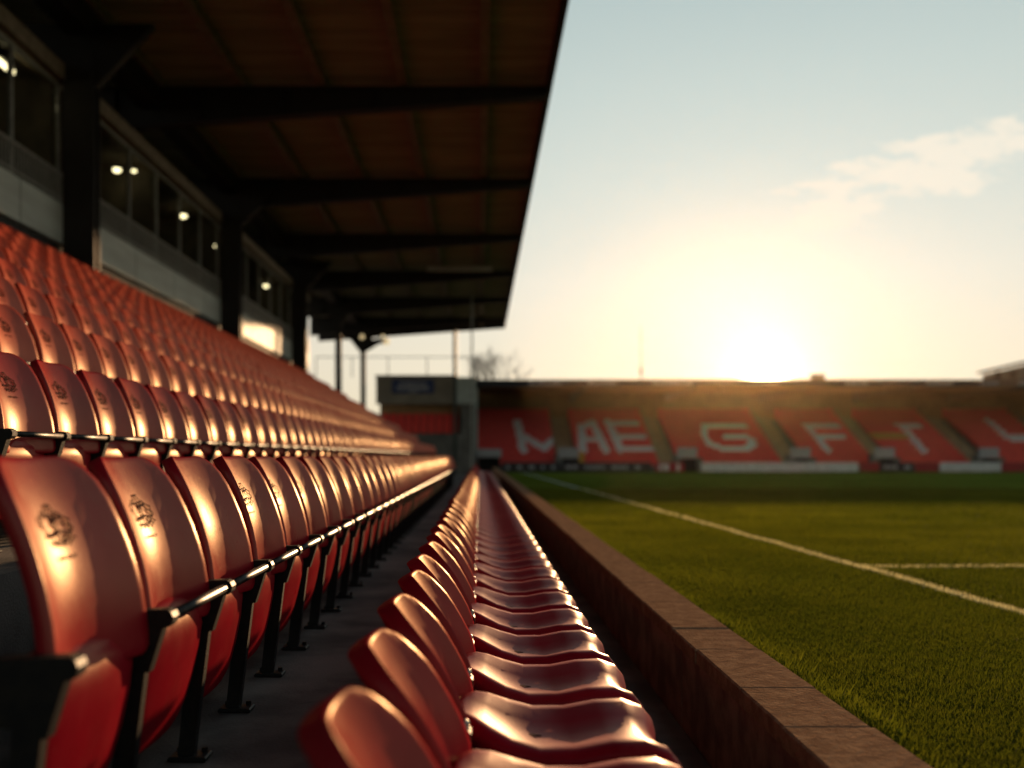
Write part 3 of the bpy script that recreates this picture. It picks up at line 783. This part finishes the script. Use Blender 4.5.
# ------------------------------------------------------------------ corner building
cb = empty('corner_building', (-3.5, 66, h(-1.1))); tag(cb, 'grey corner building with tan fascia, open seating bay and roof railing between the two stands', 'building')
CY = 63.9
xl, xr_ = P(376, 0, CY)[0], P(457, 0, CY)[0]; xe = P(475, 0, CY)[0]
def zc(py): return P(0, py, CY)[2]
def f_cw(m_):
    m_.box(xl+.1, xe, CY+.2, CY+8, h(-1.14), zc(434)); m_.box(xl+.1, xe, CY+1.6, CY+8, zc(434)+.002, zc(386)); m_.box(xr_+.25, xe, CY+.2, CY+1.597, zc(434)+.002, zc(386))
wb(f_cw, 'wall', GREYW, cb)
wb(lambda m_: (m_.box(xl, xr_, CY, CY+.4, zc(404), zc(377)), m_.box(xl-.05, xr_+.05, CY-.06, CY+.5, zc(377)+.002, zc(376)+.06)), 'fascia', TANW, cb)
wb(lambda m_: (m_.box(xr_+.003, xe+.05, CY, CY+.4, zc(404), zc(377)),), 'side_fascia', PANEL, cb)
wb(lambda m_: (m_.box(xl+.1, xr_+.2, CY+1.5, CY+1.597, zc(414), zc(403)),), 'lintel', BROWNW, cb)
wb(lambda m_: (m_.box(xl, xe+.05, CY+.401, CY+8.1, zc(380), zc(377)),), 'flat_roof', DARKW, cb)
def f_rail(m_):
    ra = P(316, 357, 64.4); rb = P(476, 357, 64.4); m_.tube(ra, rb, .028, n=6)
    for px in (316, 352, 388, 427, 475): p = P(px, 357, 64.4); m_.tube((p[0], p[1], zc(377)), p, .03, n=6)
wb(f_rail, 'railing', GREENP, cb)
mb = MB()
for k in range(2):
    xx = xl+.3
    while xx < xr_:
        y_, z_ = CY+.6+.5*k, zc(433)+.55*k
        mb.hexa([(xx, y_, z_), (xx+.44, y_, z_), (xx+.44, y_+.06, z_), (xx, y_+.06, z_), (xx, y_+.08, z_+.75), (xx+.44, y_+.08, z_+.75), (xx+.44, y_+.13, z_+.75), (xx, y_+.13, z_+.75)]); xx += .5
o = mb.build('bay_seats', REDF, cb); o.matrix_parent_inverse = Matrix.Translation(cb.location).inverted()
sg = empty('sign', P(413, 386.5, CY-.03)); tag(sg, 'blue sign with pale lettering on the tan fascia of the corner building', 'sign')
k_ = CY/F
m_ = MB(); m_.box(-21*k_, 21*k_, -.05, 0, -7*k_, 7*k_, bev=.02); m_.build('board', BLUE, sg)
m_ = MB()
for zz, x0, x1, hh_ in ((3.0, -13, 13, 2.6), (-1.6, -16, 16, 4.2), (-5.6, -4, 4, 1.6)):
    xx = x0
    while xx < x1-1:
        w = random.uniform(1.2, 2.8); m_.box(xx*k_, (xx+w)*k_, -.06, -.052, (zz-hh_/2)*k_, (zz+hh_/2)*k_); xx += w+.8
m_.build('lettering', PALE, sg)
# posts
o = empty('roof_post', P(455, 470, 63.2)); tag(o, 'dark green post rising from the corner building to the main roof end', 'post')
p0 = o.location; m_ = MB(); m_.tube((0, 0, -.3), (0, 0, h(8.4)-p0[2]), .12, n=10); m_.box(-.25, .25, -.25, .25, -.35, -.28); m_.build('shaft', GREENP, o)
o = empty('thin_pole', (-.42, 52, h(-1.15))); tag(o, 'thin rusty steel pole standing past the end of the main stand', 'pole')
m_ = MB(); m_.tube((0, 0, 0), (0, 0, 9.9), .055, .04, n=8); m_.box(-.12, .12, -.12, .12, 0, .03); m_.build('shaft', FRAMEM, o)
o = empty('mast', (P(641, 0, 92)[0], 92, h(-1.15))); tag(o, 'thin bare mast rising behind the far stand roof', 'mast')
m_ = MB(); m_.tube((0, 0, 0), (0, 0, 13.2), .09, .03, n=8); m_.box(-.12, .12, -.12, .12, 8.6, 9.3); m_.build('shaft', FRAMEM, o)
o = empty('roof_chimney', P(817.5, 381, 70)); tag(o, 'small square vent stack on the far stand roof right of the sun', 'vent')
m_ = MB(); m_.box(-.4, .4, -.3, .3, -.35, .38); m_.box(-.45, .45, -.35, .35, .382, .46); m_.build('stack', GREYW, o)
# building beyond
bd = empty('distant_building', (48, 92, h(-1.1))); tag(bd, 'grey gabled building with dark windows rising behind the far stand at the right', 'building')
def f_db(m_):
    a = P(988, 374, 90); xa = a[0]; zt = a[2]; m_.hexa([(xa, 90, h(-1.1)), (xa+9, 90, h(-1.1)), (xa+9, 91, h(-1.1)), (xa, 91, h(-1.1)), (xa, 90, zt), (xa+9, 90, zt+2.12), (xa+9, 91, zt+2.12), (xa, 91, zt)])
wb(f_db, 'wall', GREYW, bd)
def f_dr(m_):
    a = P(984, 373, 90); xa = a[0]; zt = a[2]; m_.hexa([(xa, 89.7, zt), (xa+9.5, 89.7, zt+2.24), (xa+9.5, 91.3, zt+2.24), (xa, 91.3, zt), (xa, 89.7, zt+.22), (xa+9.5, 89.7, zt+2.46), (xa+9.5, 91.3, zt+2.46), (xa, 91.3, zt+.22)])
wb(f_dr, 'roof', FASCIA, bd)
for px in (998, 1013, 1030): wb(lambda m_: (m_.box(P(px, 0, 90)[0]-.25, P(px, 0, 90)[0]+.25, 89.93, 89.98, P(0, 379, 90)[2], P(0, 371, 90)[2]),), 'window', DARKW, bd)
# bare tree behind the far stand
tr = empty('bare_tree', (P(492, 0, 86)[0], 86, h(-1.15))); tag(tr, 'bare branching tree top showing behind the left end of the far stand roof', 'tree')
trk = MB(); crn = MB()
def branch(p, d, l, r, dep):
    q = p+d*l; (trk if dep < 2 else crn).tube(p, q, r, r*.68, n=6 if dep < 3 else 4, caps=False)
    if dep >= 6: return
    for _ in range(random.choice([2, 3, 3]) if dep else 4):
        nd = (d+Vector((random.uniform(-.75, .75), random.uniform(-.75, .75), random.uniform(-.15, .55)))).normalized()
        branch(p+d*l*random.uniform(.6, 1), nd, l*random.uniform(.62, .82), r*.6, dep+1)
branch(Vector((0, 0, 0)), Vector((0, 0, 1)), 3.9, .22, 0)
trk.build('trunk', BARK, tr); crn.build('crown', BARK, tr)

# ------------------------------------------------------------------ haze volume added over the pitch for the sun's glow and veil
hm = bpy.data.materials.new('added_glow_haze'); hm.use_nodes = True; t = NT(hm.node_tree); t.n.clear()
vo = t.new('ShaderNodeVolumeScatter'); vo.inputs['Density'].default_value = .00015; vo.inputs['Anisotropy'].default_value = .90; vo.inputs['Color'].default_value = (1, .77, .50, 1)
out = t.new('ShaderNodeOutputMaterial'); t.link(vo.outputs[0], out.inputs['Volume'])
mb = MB(); mb.box(1.75, 130, 12, 110, h(-1.3), h(16))
hz_o = tag(mb.build('haze', hm), 'thin golden haze volume added over the pitch for the sun glow', kind='stuff')
